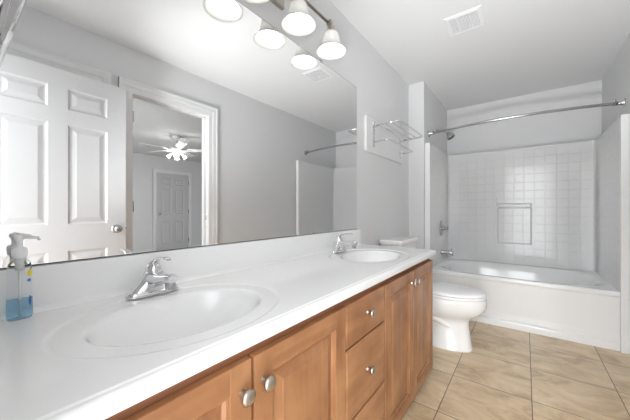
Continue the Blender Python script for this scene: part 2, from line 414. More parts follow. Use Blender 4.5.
# ------------------------------------------------------------------ vanity cabinets
FX = 0.525          # carcass front
DXF = 0.545         # door faces
ZB, ZT = 0.045, 0.790
def knob(y, z, parent):
    MB().lathe([(0.0005, 0.030), (0.010, 0.0295), (0.0158, 0.027), (0.0180, 0.022), (0.0158, 0.017), (0.008, 0.013), (0.0065, 0.007), (0.009, 0.002), (0.0095, 0.0)], 24, (DXF, y, z), 'x').build('knob', M['nickel'], parent)
def cab_door(parent, y0, y1, z0, z1, ky, kz):
    fw = 0.058
    # recessed centre panel with a raised field
    a, b, c, d = y0 + fw - 0.006, y1 - fw + 0.006, z0 + fw - 0.006, z1 - fw + 0.006
    m = MB()
    ring = lambda x, i: [(x, a + i, c + i), (x, b - i, c + i), (x, b - i, d - i), (x, a + i, d - i)]
    m.loft([ring(FX + 0.001, 0), ring(FX + 0.007, 0), ring(FX + 0.007, 0.020), ring(FX + 0.0145, 0.046), ring(FX + 0.0155, 0.047)], (True, True), smooth=False)
    p = m.build('door', M['wood_v'], parent)
    def member(nm, mt_, pts_outer, ins_side):
        q = MB(); q.box(*pts_outer, 0.0025); return q.build(nm, M[mt_], p)
    for (s0, s1) in ((y0, y0 + fw), (y1 - fw, y1)):
        member('stile', 'wood_v', (FX + 0.0005, DXF, s0, s1, z0, z1), 0)
    for (s0, s1) in ((z0, z0 + fw), (z1 - fw, z1)):
        member('rail', 'wood_h', (FX + 0.0005, DXF - 0.0004, y0 + fw - 0.002, y1 - fw + 0.002, s0, s1), 0)
    # inner ogee moulding, a sloping frame strip
    e = MB(); i0, i1 = 0.0, 0.013
    A, B, C_, D = y0 + fw, y1 - fw, z0 + fw, z1 - fw
    rr = lambda x, i: [(x, A + i, C_ + i), (x, B - i, C_ + i), (x, B - i, D - i), (x, A + i, D - i)]
    e.loft([rr(DXF - 0.0005, -0.002), rr(DXF - 0.001, 0.001), rr(DXF - 0.006, 0.0015), rr(DXF - 0.006, 0.005), rr(FX + 0.0075, 0.012)], (False, False), smooth=False)
    e.build('moulding', M['wood_v'], p)
    knob(ky, kz, p)
    return p
def carcass(parent, y0, y1, splits=()):
    m = MB().box(0.002, FX - 0.018, y0, y0 + 0.016, ZB, ZT).box(0.002, FX - 0.018, y1 - 0.016, y1, ZB, ZT)
    m.box(0.002, FX - 0.018, y0 + 0.016, y1 - 0.016, ZB, ZB + 0.016).box(0.002, 0.010, y0 + 0.016, y1 - 0.016, ZB + 0.016, ZT)
    m.build('body', M['wood_v'], parent)
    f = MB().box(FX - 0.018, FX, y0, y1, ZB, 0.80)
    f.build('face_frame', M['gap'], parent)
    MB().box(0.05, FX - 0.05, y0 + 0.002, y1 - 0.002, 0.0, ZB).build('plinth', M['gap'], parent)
GZ0, GZ1 = ZB + 0.002, 0.758
c1 = thing('vanity_cabinet', 'maple double-door vanity cabinet under the near sink', 'cabinet', (0.27, 0.415, 0), 'maple vanity cabinets')
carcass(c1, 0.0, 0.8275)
cab_door(c1, 0.014, 0.4150, GZ0, GZ1, 0.388, 0.692)
cab_door(c1, 0.4230, 0.8235, GZ0, GZ1, 0.450, 0.692)
c2 = thing('drawer_cabinet', 'maple three-drawer cabinet between the two double-door cabinets', 'cabinet', (0.27, 0.98, 0))
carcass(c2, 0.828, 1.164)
for (z0, z1) in ((0.607, GZ1), (0.342, 0.599), (GZ0, 0.334)):
    d = MB().box(FX + 0.0005, DXF - 0.004, 0.831, 1.160, z0, z1)
    d.loft([[(DXF - 0.004, 0.831, z0), (DXF - 0.004, 1.160, z0), (DXF - 0.004, 1.160, z1), (DXF - 0.004, 0.831, z1)],
            [(DXF, 0.837, z0 + 0.006), (DXF, 1.154, z0 + 0.006), (DXF, 1.154, z1 - 0.006), (DXF, 0.837, z1 - 0.006)]], (False, True), smooth=False)
    dr = d.build('drawer', M['wood_h'], c2)
    knob(0.993, {0: 0.692, 1: 0.471, 2: 0.19}[[0.607, 0.342, GZ0].index(z0)], dr)
c3 = thing('vanity_cabinet', 'maple double-door vanity cabinet beside the toilet, under the far sink', 'cabinet', (0.27, 1.54, 0), 'maple vanity cabinets')
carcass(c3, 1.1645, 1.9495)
cab_door(c3, 1.168, 1.5520, GZ0, GZ1, 1.520, 0.695)
cab_door(c3, 1.5570, 1.950, GZ0, GZ1, 1.590, 0.695)

# ------------------------------------------------------------------ countertop with moulded sinks
ZC = 0.826; CXF = 0.562; CY_A, CY_B = -0.018, 1.966
SINKS = [(0.312, 0.393), (0.312, 1.505)]; SA, SB, SD = 0.157, 0.216, 0.135
def sstep(a, b, x):
    t = max(0.0, min(1.0, (x - a) / (b - a))); return t * t * (3 - 2 * t)
def top_z(x, y):
    z = ZC
    for (sx, sy) in SINKS:
        e = math.hypot((x - sx) / SA, (y - sy) / SB)
        eo = math.hypot((x - (sx - 0.008)) / 0.220, (y - sy) / 0.279)
        z -= 0.0035 * (1 - sstep(0.965, 1.0, eo))
        if e < 1.03:
            # rolled lip then a bowl with a gently dished bottom
            d = SD * (1 - max(0.0, min(1.0, e / 1.03)) ** 2.7) 
            z -= d * sstep(1.03, 0.93, e) if e > 0.93 else d
    dx = CXF - x; dy = CY_B - y
    d = min(dx, dy)
    z -= 0.0022 * sstep(0.020, 0.0165, d)
    if d < 0.0125: z -= 0.0125 - math.sqrt(max(0, 0.0125 ** 2 - (0.0125 - d) ** 2))
    return z
def axis_pts(a, b, step, fine_end):
    n = int((b - 0.024 - a) / step); p = [a + (b - 0.024 - a) * i / n for i in range(n + 1)]
    p += [b - q for q in (0.021, 0.0195, 0.018, 0.0165, 0.0145, 0.0125, 0.0105, 0.0085, 0.0065, 0.0045, 0.003, 0.0015, 0.0006, 0.0)]
    return p
xs = axis_pts(0.001, CXF, 0.0042, True); ys = axis_pts(CY_A, CY_B, 0.0045, True)
m = MB(); nx, ny = len(xs), len(ys)
vs = [(x, y, top_z(x, y)) for x in xs for y in ys]
fs = [[i * ny + j, (i + 1) * ny + j, (i + 1) * ny + j + 1, i * ny + j + 1] for i in range(nx - 1) for j in range(ny - 1)]
m.add(vs, fs, True)
ze = ZC - 0.034; zt = top_z(CXF, 0.9)
m.add([(CXF, y, z) for y in ys for z in (top_z(CXF, y), zt - 0.008, ze + 0.003)], [[j * 3 + k, j * 3 + k + 1, j * 3 + 4 + k, j * 3 + 3 + k] for j in range(ny - 1) for k in (0, 1)], True)
m.add([(x, CY_B, z) for x in xs for z in (top_z(x, CY_B), zt - 0.008, ze + 0.003)], [[j * 3 + k, j * 3 + k + 1, j * 3 + 4 + k, j * 3 + 3 + k] for j in range(nx - 1) for k in (0, 1)], True)
# underside lip
m.add([(CXF, CY_A, ze + 0.003), (CXF, CY_B, ze + 0.003), (0.001, CY_B, ze + 0.003), (0.505, CY_A, ze + 0.003), (CXF - 0.004, CY_A, ze), (CXF - 0.004, CY_B - 0.004, ze), (0.001, CY_B - 0.004, ze)],
      [[0, 1, 5, 4], [1, 2, 6, 5]], False)
m.add([(CXF - 0.004, CY_A, ze), (CXF - 0.004, CY_B - 0.004, ze), (0.528, 1.9520, ze), (0.528, CY_A, ze), (0.001, CY_B - 0.004, ze), (0.001, 1.9520, ze)], [[0, 1, 2, 3], [1, 4, 5, 2]], False)
top = m.build('countertop', M['marble'], auto=60)
tag(top, 'white cultured marble countertop with two moulded oval sinks', 'countertop')
bs = MB().box(0.001, 0.020, CY_A, 1.935, ZC - 0.004, 0.943, 0.003)
bs.loft([[(0.0195, y, ZC + 0.014), (0.0215, y, ZC + 0.007), (0.026, y, ZC + 0.002), (0.034, y, ZC - 0.0005), (0.018, y, ZC - 0.002)] for y in (CY_A, 1.9345)], (True, True), smooth=True)
bs.build('backsplash', M['marble'], top, auto=50)
for (sx, sy) in SINKS:
    zb = ZC - SD - 0.0035
    MB().lathe([(0.001, -0.001), (0.014, -0.001), (0.017, 0.003), (0.024, 0.004), (0.030, 0.001), (0.031, -0.003)], 28, (sx, sy, zb + 0.001)).build('drain', M['chrome'], top)

# ------------------------------------------------------------------ faucets
def make_faucet():
    F = thing('faucet', 'x', 'faucet', (0, 0, 0), 'chrome sink faucets')
    # base plate: long low oval that humps at the centre
    def bring(s, z, bulge=0.0):
        out = []
        for q in ell(0, 0, 0.027 * s, 0.078 * s, z, 40, 2.5): out.append(q)
        return out
    m = MB().loft([bring(1.0, 0), bring(1.0, 0.007), bring(0.97, 0.012), bring(0.90, 0.0145), bring(0.5, 0.017)], (True, True))
    m.build('base', M['chrome'], F, auto=45)
    # body with shoulders sweeping into the spout
    b = MB()
    def sec(cx, w, d, z, p=2.4): return ell(cx, 0, d, w, z, 36, p)
    b.loft([sec(0.0, 0.070, 0.0255, 0.010), sec(0.0, 0.058, 0.0255, 0.024), sec(0.0, 0.043, 0.026, 0.040), sec(0.0, 0.033, 0.0265, 0.054), sec(0.0, 0.028, 0.026, 0.064), sec(0.0, 0.024, 0.024, 0.070), sec(0, 0.014, 0.014, 0.073)], (True, True))
    b.build('body', M['chrome'], F, auto=50)
    s = MB(); rings = []
    for (x, z, w, h) in ((0.0, 0.042, 0.030, 0.026), (0.03, 0.047, 0.027, 0.022), (0.06, 0.053, 0.0225, 0.0175), (0.09, 0.059, 0.0185, 0.014), (0.114, 0.062, 0.017, 0.013), (0.126, 0.062, 0.014, 0.010)):
        rings.append([Vector((x, w * math.copysign(abs(math.cos(t)) ** 0.7, math.cos(t)), z + h * math.copysign(abs(math.sin(t)) ** 0.7, math.sin(t)))) for t in [2 * PI * k / 28 for k in range(28)]])
    s.loft(rings, (True, True))
    s.build('spout', M['chrome'], F, auto=50)
    MB().lathe([(0.0145, 0.0), (0.0145, -0.018), (0.0135, -0.021), (0.011, -0.021), (0.011, -0.014), (0.0, -0.014)], 24, (0.110, 0, 0.052)).build('aerator', M['chrome_s'], F, auto=40)
    # lever: dome cap and an upward sweeping open loop handle
    h = MB().lathe([(0.0225, 0.066), (0.0235, 0.074), (0.022, 0.084), (0.017, 0.092), (0.009, 0.097), (0.0005, 0.098)], 28, (0, 0, 0))
    rings = []
    for (x, z, w, t) in ((-0.014, 0.078, 0.016, 0.006), (-0.002, 0.094, 0.0165, 0.006), (0.02, 0.107, 0.013, 0.0042), (0.045, 0.115, 0.0105, 0.0035), (0.072, 0.119, 0.010, 0.003), (0.092, 0.118, 0.0105, 0.003), (0.099, 0.116, 0.007, 0.002)):
        rings.append([Vector((x, w * math.cos(a), z + t * math.sin(a))) for a in [2 * PI * k / 20 for k in range(20)]])
    h.loft(rings, (True, True))
    h.build('lever', M['chrome'], F, auto=50)
    MB().tube([(-0.022, 0, 0.012), (-0.024, 0, 0.040)], 0.0028, 8).lathe([(0.0, 0.009), (0.005, 0.008), (0.006, 0.003), (0.004, 0.0)], 12, (-0.024, 0, 0.038)).build('lift_rod', M['chrome'], F)
    return F
f1 = make_faucet(); f1.location = (0.092, 0.400, ZC + 0.0004)
f1['label'] = 'chrome single-lever faucet on the near sink, close to the soap bottle'
f2 = copy_tree(f1); f2.location = (0.092, 1.505, ZC + 0.0004)
f2['label'] = 'chrome single-lever faucet on the far sink, near the mirror corner'

# ------------------------------------------------------------------ soap dispenser
SX, SY = 0.050, 0.1105
so = thing('soap_dispenser', 'clear pump bottle of blue liquid soap on the counter corner', 'soap bottle', (SX, SY, ZC))
def bel(a, b, z): return ell(SX, SY, a * 0.72, b * 0.70, z, 36, 2.4)
prof = [(0.021, 0.030, 0.0), (0.0235, 0.0325, 0.004), (0.024, 0.033, 0.02), (0.0225, 0.031, 0.06), (0.0215, 0.030, 0.10), (0.0215, 0.030, 0.122), (0.019, 0.027, 0.135), (0.0145, 0.018, 0.143), (0.013, 0.013, 0.147), (0.013, 0.013, 0.152)]
MB().loft([bel(a, b, ZC + z + 0.0002) for a, b, z in prof], (True, True)).build('bottle', M['clear'], so, auto=60)
gp = [(0.019, 0.028, 0.003), (0.0222, 0.0312, 0.008), (0.0222, 0.0312, 0.02), (0.0215, 0.030, 0.047)]
MB().loft([bel(a, b, ZC + z) for a, b, z in gp], (True, True)).build('liquid_soap', M['gel'], so, auto=60)
MB().tube([(SX, SY, ZC + 0.006), (SX, SY, ZC + 0.15)], 0.0028, 8).lathe([(0.008, 0.118), (0.008, 0.146)], 16, (SX, SY, ZC), cap=(True, True)).build('dip_tube', M['plastic'], so)
pm = MB().lathe([(0.0125, 0.147), (0.0132, 0.150), (0.0132, 0.168), (0.0115, 0.172), (0.0055, 0.174), (0.0055, 0.188), (0.0085, 0.192), (0.0092, 0.197), (0.0085, 0.202), (0.0005, 0.204)], 28, (SX, SY, ZC), cap=(True, False))
for k in range(24):
    a = 2 * PI * k / 24; x, y = SX + 0.0132 * math.cos(a), SY + 0.0132 * math.sin(a)
    pm.tube([(x, y, ZC + 0.153), (x, y, ZC + 0.169)], 0.0009, 5)
pm.build('pump_collar', M['pump'], so, auto=50)
dr = Vector((0.45, 0.89, 0)).normalized()
pts = [Vector((SX, SY, ZC + 0.199)) + dr * q + Vector((0, 0, -0.0016 * (q / 0.01) ** 1.2 * 0.6)) for q in (0.0, 0.009, 0.018, 0.026, 0.034)]
pts.append(pts[-1] + dr * 0.003 + Vector((0, 0, -0.006)))
MB().tube(pts, [0.007, 0.0052, 0.0045, 0.004, 0.0036, 0.003], 12).build('nozzle', M['pump'], so)
# curved label marks on the +y side of the bottle
def patch(name, mt_, a0, a1, z0, z1, zmid=0.0):
    m = MB(); vs = []; N = 8
    for i in range(N + 1):
        a = a0 + (a1 - a0) * i / N; c, s = math.cos(a), math.sin(a)
        ab, bb = 0.0221 * 0.72, 0.0306 * 0.70
        x = SX + ab * math.copysign(abs(c) ** (2 / 2.4), c) * 1.012; y = SY + bb * math.copysign(abs(s) ** (2 / 2.4), s) * 1.012
        u = i / N; bow = math.sin(PI * u)
        vs += [(x, y, ZC + z0 + zmid * u + (1 - bow) * (z1 - z0) * 0.35), (x, y, ZC + z1 + zmid * u - (1 - bow) * (z1 - z0) * 0.35)]
    m.add(vs, [[2 * i, 2 * i + 2, 2 * i + 3, 2 * i + 1] for i in range(N)], True)
    return m.build(name, M[mt_], so)
patch('label', 'yellow', 0.45, 1.25, 0.100, 0.120)
patch('label', 'blue', 0.45, 0.95, 0.088, 0.097)
patch('label', 'blue', 0.75, 1.20, 0.117, 0.122, 0.004)
patch('label', 'blue', 0.6, 1.0, 0.030, 0.055)

# ------------------------------------------------------------------ vanity light
LY = [0.492, 0.79, 1.088, 1.386]; LX = 0.112
vl = thing('vanity_light', 'brushed nickel bar light with bell glass shades above the mirror', 'light fixture', (0.0, 0.94, 2.2))
MB().box(0.0, 0.022, 0.80, 1.08, 2.15, 2.27, 0.004).build('backplate', M['nickel'], vl)
for y in (0.88, 1.0):
    MB().tube([(0.022, y, 2.21), (0.088, y, 2.21)], 0.008, 12).build('arm', M['nickel'], vl)
MB().tube([(0.095, 0.42, 2.21), (0.095, 1.402, 2.21)], 0.009, 16).lathe([(0.0, 0.012), (0.010, 0.010), (0.013, 0.0), (0.010, -0.006)], 16, (0.095, 1.402, 2.21), 'y').lathe([(0.0, -0.012), (0.010, -0.010), (0.013, 0.0), (0.010, 0.006)], 16, (0.095, 0.42, 2.21), 'y').build('bar', M['nickel'], vl)
for y in LY:
    MB().box(0.084, 0.120, y - 0.011, y + 0.011, 2.197, 2.223, 0.003).lathe([(0.008, 2.20), (0.008, 2.188), (0.019, 2.183), (0.0225, 2.176), (0.0225, 2.158), (0.026, 2.152), (0.026, 2.143), (0.0, 2.143)], 24, (LX, y, 0)).build('socket', M['nickel'], vl, auto=40)
    sp = [(0.0265, 2.150), (0.032, 2.148), (0.043, 2.136), (0.049, 2.116), (0.053, 2.093), (0.059, 2.073), (0.071, 2.053), (0.084, 2.039), (0.090, 2.034)]
    inner = [(r - 0.003, z - 0.0005) for r, z in reversed(sp)]
    sh = MB().lathe(sp + [(0.0895, 2.032)] + inner, 40, (LX, y, 0)).build('lamp_shade', M['shade'], vl)
    MB().lathe([(0.0005, 2.038), (0.012, 2.040), (0.023, 2.049), (0.028, 2.061), (0.028, 2.073), (0.024, 2.087), (0.017, 2.102), (0.013, 2.114), (0.013, 2.140)], 24, (LX, y, 0)).build('bulb', M['bulb'], vl)

# ------------------------------------------------------------------ towel shelf on wooden backing board
rk = thing('towel_shelf', 'chrome towel shelf on a white backing board beside the mirror', 'towel rack', (0.0, 2.47, 1.72))
bb = MB(); rg = lambda x, i: [Vector((x, q.y, q.z)) for q in [Vector((0, p.x, p.y)) for p in rrect(2.035 + i, 2.89 - i, 1.567 + i, 1.868 - i, 0, 0.035)]]
bb.loft([rg(0.0, 0), rg(0.013, 0), rg(0.018, 0.003), rg(0.020, 0.009)], (True, True)); bb.build('backing_board', M['board'], rk, auto=40)
for y in (2.160, 2.79):
    mp = MB().box(0.019, 0.026, y - 0.016, y + 0.016, 1.615, 1.835, 0.0015)
    for z in (1.79, 1.66): mp.lathe([(0.0, 0.028), (0.008, 0.027), (0.010, 0.020), (0.012, 0.0)], 16, (0.0235, y, z), 'x')
    mp.lathe([(0.012, 0.0), (0.011, 0.006), (0.0, 0.008)], 12, (0.0235, y, 1.825), 'x').lathe([(0.012, 0.0), (0.011, 0.006), (0.0, 0.008)], 12, (0.0235, y, 1.625), 'x')
    mp.build('mounting_plate', M['chrome'], rk, auto=50)
MB().tube(fillet([(0.03, 2.160, 1.79), (0.247, 2.160, 1.800), (0.247, 2.79, 1.800), (0.03, 2.79, 1.79)], 0.05, 8), 0.0078, 12).build('shelf_rail', M['chrome'], rk)
for x in (0.075, 0.130, 0.185):
    MB().tube([(x, 2.162, 1.794), (x, 2.788, 1.794)], 0.0058, 10).build('bar', M['chrome'], rk)
MB().tube(fillet([(0.03, 2.160, 1.66), (0.155, 2.160, 1.664), (0.155, 2.79, 1.664), (0.03, 2.79, 1.66)], 0.04, 8), 0.0075, 12).build('towel_bar', M['chrome'], rk)
# second chrome rack, on the wall right behind the camera's left
r2 = thing('towel_bar', 'chrome double towel bar at the top left edge of the photo', 'towel bar', (0.45, YF, 1.38))
for (yy, z, x0, r) in ((0.064, 1.402, 0.247, 0.0062), (0.050, 1.402, 0.240, 0.0045), (0.056, 1.350, 0.222, 0.0055)):
    MB().tube([(x0, yy, z), (0.66, yy, z)], r, 14).lathe([(0.0, -0.009), (r + 0.001, -0.007), (r + 0.004, 0.0), (r + 0.001, 0.006)], 16, (x0, yy, z), 'x').build('bar', M['chrome'], r2)
for x in (0.30, 0.62):
    MB().lathe([(0.0, 0.010), (0.016, 0.008), (0.020, 0.0)], 16, (x, YF, 1.375), 'y').tube([(x, YF, 1.375), (x, 0.030, 1.375), (x, 0.055, 1.352)], 0.005, 10).tube([(x, 0.028, 1.375), (x, 0.066, 1.398)], 0.005, 10).build('bracket', M['chrome'], r2)

# ------------------------------------------------------------------ toilet
TY = 2.485
tl = thing('toilet', 'white two-piece elongated toilet between the vanity and the tub', 'toilet', (0.4, TY, 0))
def egg(x0, x1, w, z, n=48, p=2.2, front=1.0):
    """outline from x0 (back) to x1 (front), widest a little behind the middle"""
    out = []; L = (x1 - x0) / 2; cx = (x0 + x1) / 2
    for k in range(n):
        t = 2 * PI * k / n; c, s = math.cos(t), math.sin(t)
        xx = cx + L * math.copysign(abs(c) ** (2 / p), c)
        ww = w * math.copysign(abs(s) ** (2 / p), s) * (1 - 0.10 * front * max(0, c))
        out.append(Vector((xx, TY + ww, z)))
    return out
bowl = MB().loft([egg(0.20, 0.708, 0.132, 0.0, p=3.0), egg(0.20, 0.708, 0.132, 0.012, p=3.0), egg(0.205, 0.700, 0.124, 0.03, p=2.9), egg(0.21, 0.690, 0.110, 0.12, p=2.6),
                  egg(0.21, 0.682, 0.102, 0.19, p=2.4), egg(0.20, 0.690, 0.112, 0.225), egg(0.18, 0.720, 0.140, 0.252), egg(0.16, 0.762, 0.168, 0.280), egg(0.15, 0.790, 0.183, 0.312),
                  egg(0.14, 0.802, 0.189, 0.345), egg(0.14, 0.804, 0.190, 0.375), egg(0.14, 0.802, 0.189, 0.398), egg(0.145, 0.796, 0.184, 0.405), egg(0.24, 0.74, 0.14, 0.405)], (True, True))
bowl.build('bowl', M['porcelain'], tl, auto=60)
# trapway bulge on each side
for s in (-1, 1):
    pts = [(0.24, TY + s * 0.088, 0.10), (0.30, TY + s * 0.092, 0.19), (0.38, TY + s * 0.092, 0.235), (0.47, TY + s * 0.085, 0.215), (0.55, TY + s * 0.070, 0.17), (0.60, TY + s * 0.055, 0.15)]
    P = [Vector(p) for p in pts]; sm = []
    for i in range(len(P) - 1):
        a = P[max(i - 1, 0)]; b = P[i]; c = P[i + 1]; d = P[min(i + 2, len(P) - 1)]
        for k in range(5):
            t = k / 5; sm.append(0.5 * ((2 * b) + (c - a) * t + (2 * a - 5 * b + 4 * c - d) * t * t + (3 * b - a - 3 * c + d) * t ** 3))
    sm.append(P[-1]); n = len(sm)
    MB().tube(sm, [0.040 - 0.020 * (i / n) ** 2 for i in range(n)], 16).build('trapway', M['porcelain'], tl)
MB().loft([egg(0.275, 0.780, 0.170, 0.4055), egg(0.272, 0.780, 0.170, 0.4115), egg(0.258, 0.800, 0.190, 0.4120), egg(0.258, 0.800, 0.190, 0.424), egg(0.262, 0.796, 0.187, 0.427), egg(0.275, 0.785, 0.176, 0.4275)], (True, True)).build('seat', M['plastic'], tl, auto=60)
MB().loft([egg(0.275, 0.780, 0.170, 0.4276), egg(0.272, 0.780, 0.170, 0.4335), egg(0.257, 0.799, 0.190, 0.434), egg(0.257, 0.799, 0.190, 0.444), egg(0.262, 0.791, 0.184, 0.452), egg(0.30, 0.74, 0.145, 0.458), egg(0.40, 0.62, 0.06, 0.460)], (True, True)).build('lid', M['plastic'], tl, auto=60)
for s in (-1, 1):
    MB().box(0.238, 0.275, TY + s * 0.075 - 0.016, TY + s * 0.075 + 0.016, 0.409, 0.450, 0.006).build('hinge', M['plastic'], tl)
K0, K1 = TY - 0.205, TY + 0.215
MB().loft([rrect(0.05, 0.185, K0 + 0.03, K1 - 0.03, 0.409, 0.03), rrect(0.04, 0.195, K0 + 0.02, K1 - 0.02, 0.42, 0.03), rrect(0.028, 0.207, K0 + 0.006, K1 - 0.006, 0.60, 0.03), rrect(0.025, 0.212, K0, K1, 0.790, 0.03)], (True, True)).build('tank', M['porcelain'], tl, auto=60)
MB().loft([rrect(0.018, 0.220, K0 - 0.008, K1 + 0.008, 0.7905, 0.03), rrect(0.015, 0.226, K0 - 0.013, K1 + 0.013, 0.797, 0.034), rrect(0.015, 0.226, K0 - 0.013, K1 + 0.013, 0.822, 0.034), rrect(0.018, 0.223, K0 - 0.010, K1 + 0.010, 0.829, 0.032), rrect(0.026, 0.215, K0 - 0.002, K1 + 0.002, 0.832, 0.03)], (True, True)).build('tank_lid', M['porcelain'], tl, auto=60)
MB().lathe([(0.012, 0.0), (0.012, 0.010), (0.0, 0.011)], 16, (0.209, K0 + 0.06, 0.705), 'x').tube([(0.222, K0 + 0.06, 0.705), (0.227, K0 + 0.09, 0.700), (0.227, K0 + 0.125, 0.692)], [0.006, 0.005, 0.006], 10).build('flush_lever', M['chrome'], tl)
for s in (-1, 1):
    MB().lathe([(0.013, 0.0), (0.013, 0.006), (0.008, 0.012), (0.0, 0.013)], 14, (0.33, TY + s * 0.148, 0.0)).build('bolt_cap', M['plastic'], tl)

# ------------------------------------------------------------------ bathtub and surround
SX0, SX1, SY1 = 0.215, 1.622, 4.05
TUBZ = 0.453
tx = lambda: None
tub = MB()
N = 110
def tub_z(x, y):
    cx, cy = (0.235 + 1.60) / 2, 3.60; a, b = (1.60 - 0.235) / 2 - 0.045, 0.375
    e = (abs((x - cx) / a) ** 3.2 + abs((y - cy) / b) ** 3.2) ** (1 / 3.2)
    d = 0.33 * sstep(1.02, 0.74, e)
    z = TUBZ - d - 0.008 * sstep(1.10, 1.0, e)
    if y - 3.145 < 0.018: q = 0.018 - (y - 3.145); z -= 0.018 - math.sqrt(max(0, 0.018 ** 2 - q * q))
    return z
XS = [JX + 0.002 + (XR - 0.004 - JX) * i / N for i in range(N + 1)]
YS = [3.145 + q for q in (0.0, 0.001, 0.003, 0.006, 0.010, 0.014, 0.018)] + [3.163 + (SY1 - 0.001 - 3.163) * i / 80 for i in range(1, 81)]
nn = len(YS)
tub.add([(x, y, tub_z(x, y)) for x in XS for y in YS], [[i * nn + j, (i + 1) * nn + j, (i + 1) * nn + j + 1, i * nn + j + 1] for i in range(N) for j in range(nn - 1)], True)
# apron: slightly recessed panel and projecting foot strip
prof = [(3.145, TUBZ - 0.018), (3.145, TUBZ - 0.035), (3.151, TUBZ - 0.045), (3.156, 0.12), (3.153, 0.072), (3.148, 0.064), (3.134, 0.058), (3.131, 0.050), (3.131, 0.0)]
tub.add([(x, y, z) for x in (JX + 0.002, XR - 0.002) for y, z in prof], [[k, k + 1, len(prof) + k + 1, len(prof) + k] for k in range(len(prof) - 1)], False)
for x in (JX + 0.002, XR - 0.002):
    tub.add([(x, y, z) for y, z in prof] + [(x, SY1 - 0.001, 0), (x, SY1 - 0.001, tub_z(x, 4.0))], [list(range(len(prof) + 2))])
tb = tub.build('bathtub', M['tub'], auto=35)
tag(tb, 'white alcove bathtub with a plain apron along the tile floor', 'bathtub')
MB().lathe([(0.0, 0.010), (0.030, 0.009), (0.036, 0.003), (0.037, 0.0)], 24, (0.318, 3.60, 0.36), 'x').build('overflow_plate', M['chrome_s'], tb)
MB().lathe([(0.0, 0.004), (0.028, 0.004), (0.034, 0.0)], 24, (0.47, 3.60, 0.116)).build('drain', M['chrome_s'], tb)
# surround: three walls with thick edges, niche in the back panel
STZ = 1.815
su = thing('shower_surround', 'white embossed-tile shower surround lining the tub alcove', 'shower surround', (0.9, 3.6, TUBZ))
NX0, NX1, NZ0, NZ1 = 0.762, 1.10, 0.685, 1.172
bk = MB()
xc = [SX0 + 0.03, NX0, NX1, SX1 - 0.03]; zc = [TUBZ + 0.0012, NZ0, NZ1, STZ]
for i in range(3):
    for j in range(3):
        if i == 1 and j == 1:
            bk.loft([[(NX0, SY1, NZ0), (NX1, SY1, NZ0), (NX1, SY1, NZ1), (NX0, SY1, NZ1)], [(NX0 + 0.018, SY1 + 0.009, NZ0 + 0.018), (NX1 - 0.018, SY1 + 0.009, NZ0 + 0.018), (NX1 - 0.018, SY1 + 0.009, NZ1 - 0.018), (NX0 + 0.018, SY1 + 0.009, NZ1 - 0.018)]], (False, True), smooth=False)
        else:
            bk.add([(xc[i], SY1, zc[j]), (xc[i + 1], SY1, zc[j]), (xc[i + 1], SY1, zc[j + 1]), (xc[i], SY1, zc[j + 1])], [[0, 1, 2, 3]])
# rounded inner corners
for (cx, sgn) in ((SX0 + 0.03, -1), (SX1 - 0.03, 1)):
    ring = [(cx + sgn * 0.03 * math.sin(a), SY1 - 0.03 + 0.03 * math.cos(a)) for a in [PI / 2 * k / 8 for k in range(9)]]
    bk.add([(x, y, z) for x, y in ring for z in (TUBZ + 0.0012, STZ)], [[2 * k, 2 * k + 2, 2 * k + 3, 2 * k + 1] for k in range(8)], True)
bk.add([(SX0, SY1 - 0.03, STZ), (SX0 + 0.03, SY1, STZ), (SX1 - 0.03, SY1, STZ), (SX1, SY1 - 0.03, STZ), (XR - 0.002, SY1, STZ), (XR - 0.002, YB - 0.002, STZ), (JX + 0.002, YB - 0.002, STZ), (JX + 0.002, SY1, STZ)], [[0, 1, 2, 3, 4, 5, 6, 7]])
bk.build('back_panel', M['emboss'], su, auto=50)
for nm, (xa, xb, inn) in (('l', (JX + 0.002, SX0, 1)), ('r', (SX1, XR - 0.002, -1))):
    yy0 = 3.146 if nm == 'l' else 3.1305
    s = MB()
    xin = xb if inn > 0 else xa; xout = xa if inn > 0 else xb
    # front edge is a wide rounded column, inside face is tiled
    pr = [(xin, SY1 - 0.03), (xin, yy0 + 0.09), (xin, yy0 + 0.010), (xin - inn * 0.003, yy0 + 0.003), (xin - inn * 0.010, yy0), (xout, yy0), (xout, SY1 - 0.03)]
    s.loft([[(x, y, z) for x, y in pr] for z in (TUBZ + 0.0012, STZ)], (False, True), smooth=False)
    s.build('side_panel', M['tub'] if False else M['emboss'], su)
MB().box(JX + 0.002, SX0 + 0.001, 3.140, 3.1475, TUBZ + 0.002, STZ + 0.002, 0.002).build('edge_trim', M['tub'], su)
MB().box(SX1 - 0.001, 1.664, 3.108, 3.1300, 0.0, STZ + 0.002, 0.002).build('edge_trim', M['tub'], su)
MB().tube([(NX0 + 0.008, SY1 - 0.012, 1.118), (NX1 - 0.008, SY1 - 0.012, 1.118)], 0.009, 14).box(NX0 - 0.002, NX0 + 0.012, SY1 - 0.022, SY1 + 0.006, 1.108, 1.128, 0.003).box(NX1 - 0.012, NX1 + 0.002, SY1 - 0.022, SY1 + 0.006, 1.108, 1.128, 0.003).build('grab_bar', M['tub'], su)
MB().box(NX0 - 0.016, NX0 - 0.001, SY1 - 0.014, SY1 + 0.001, NZ0, 1.235, 0.004).build('rib', M['tub'], su)

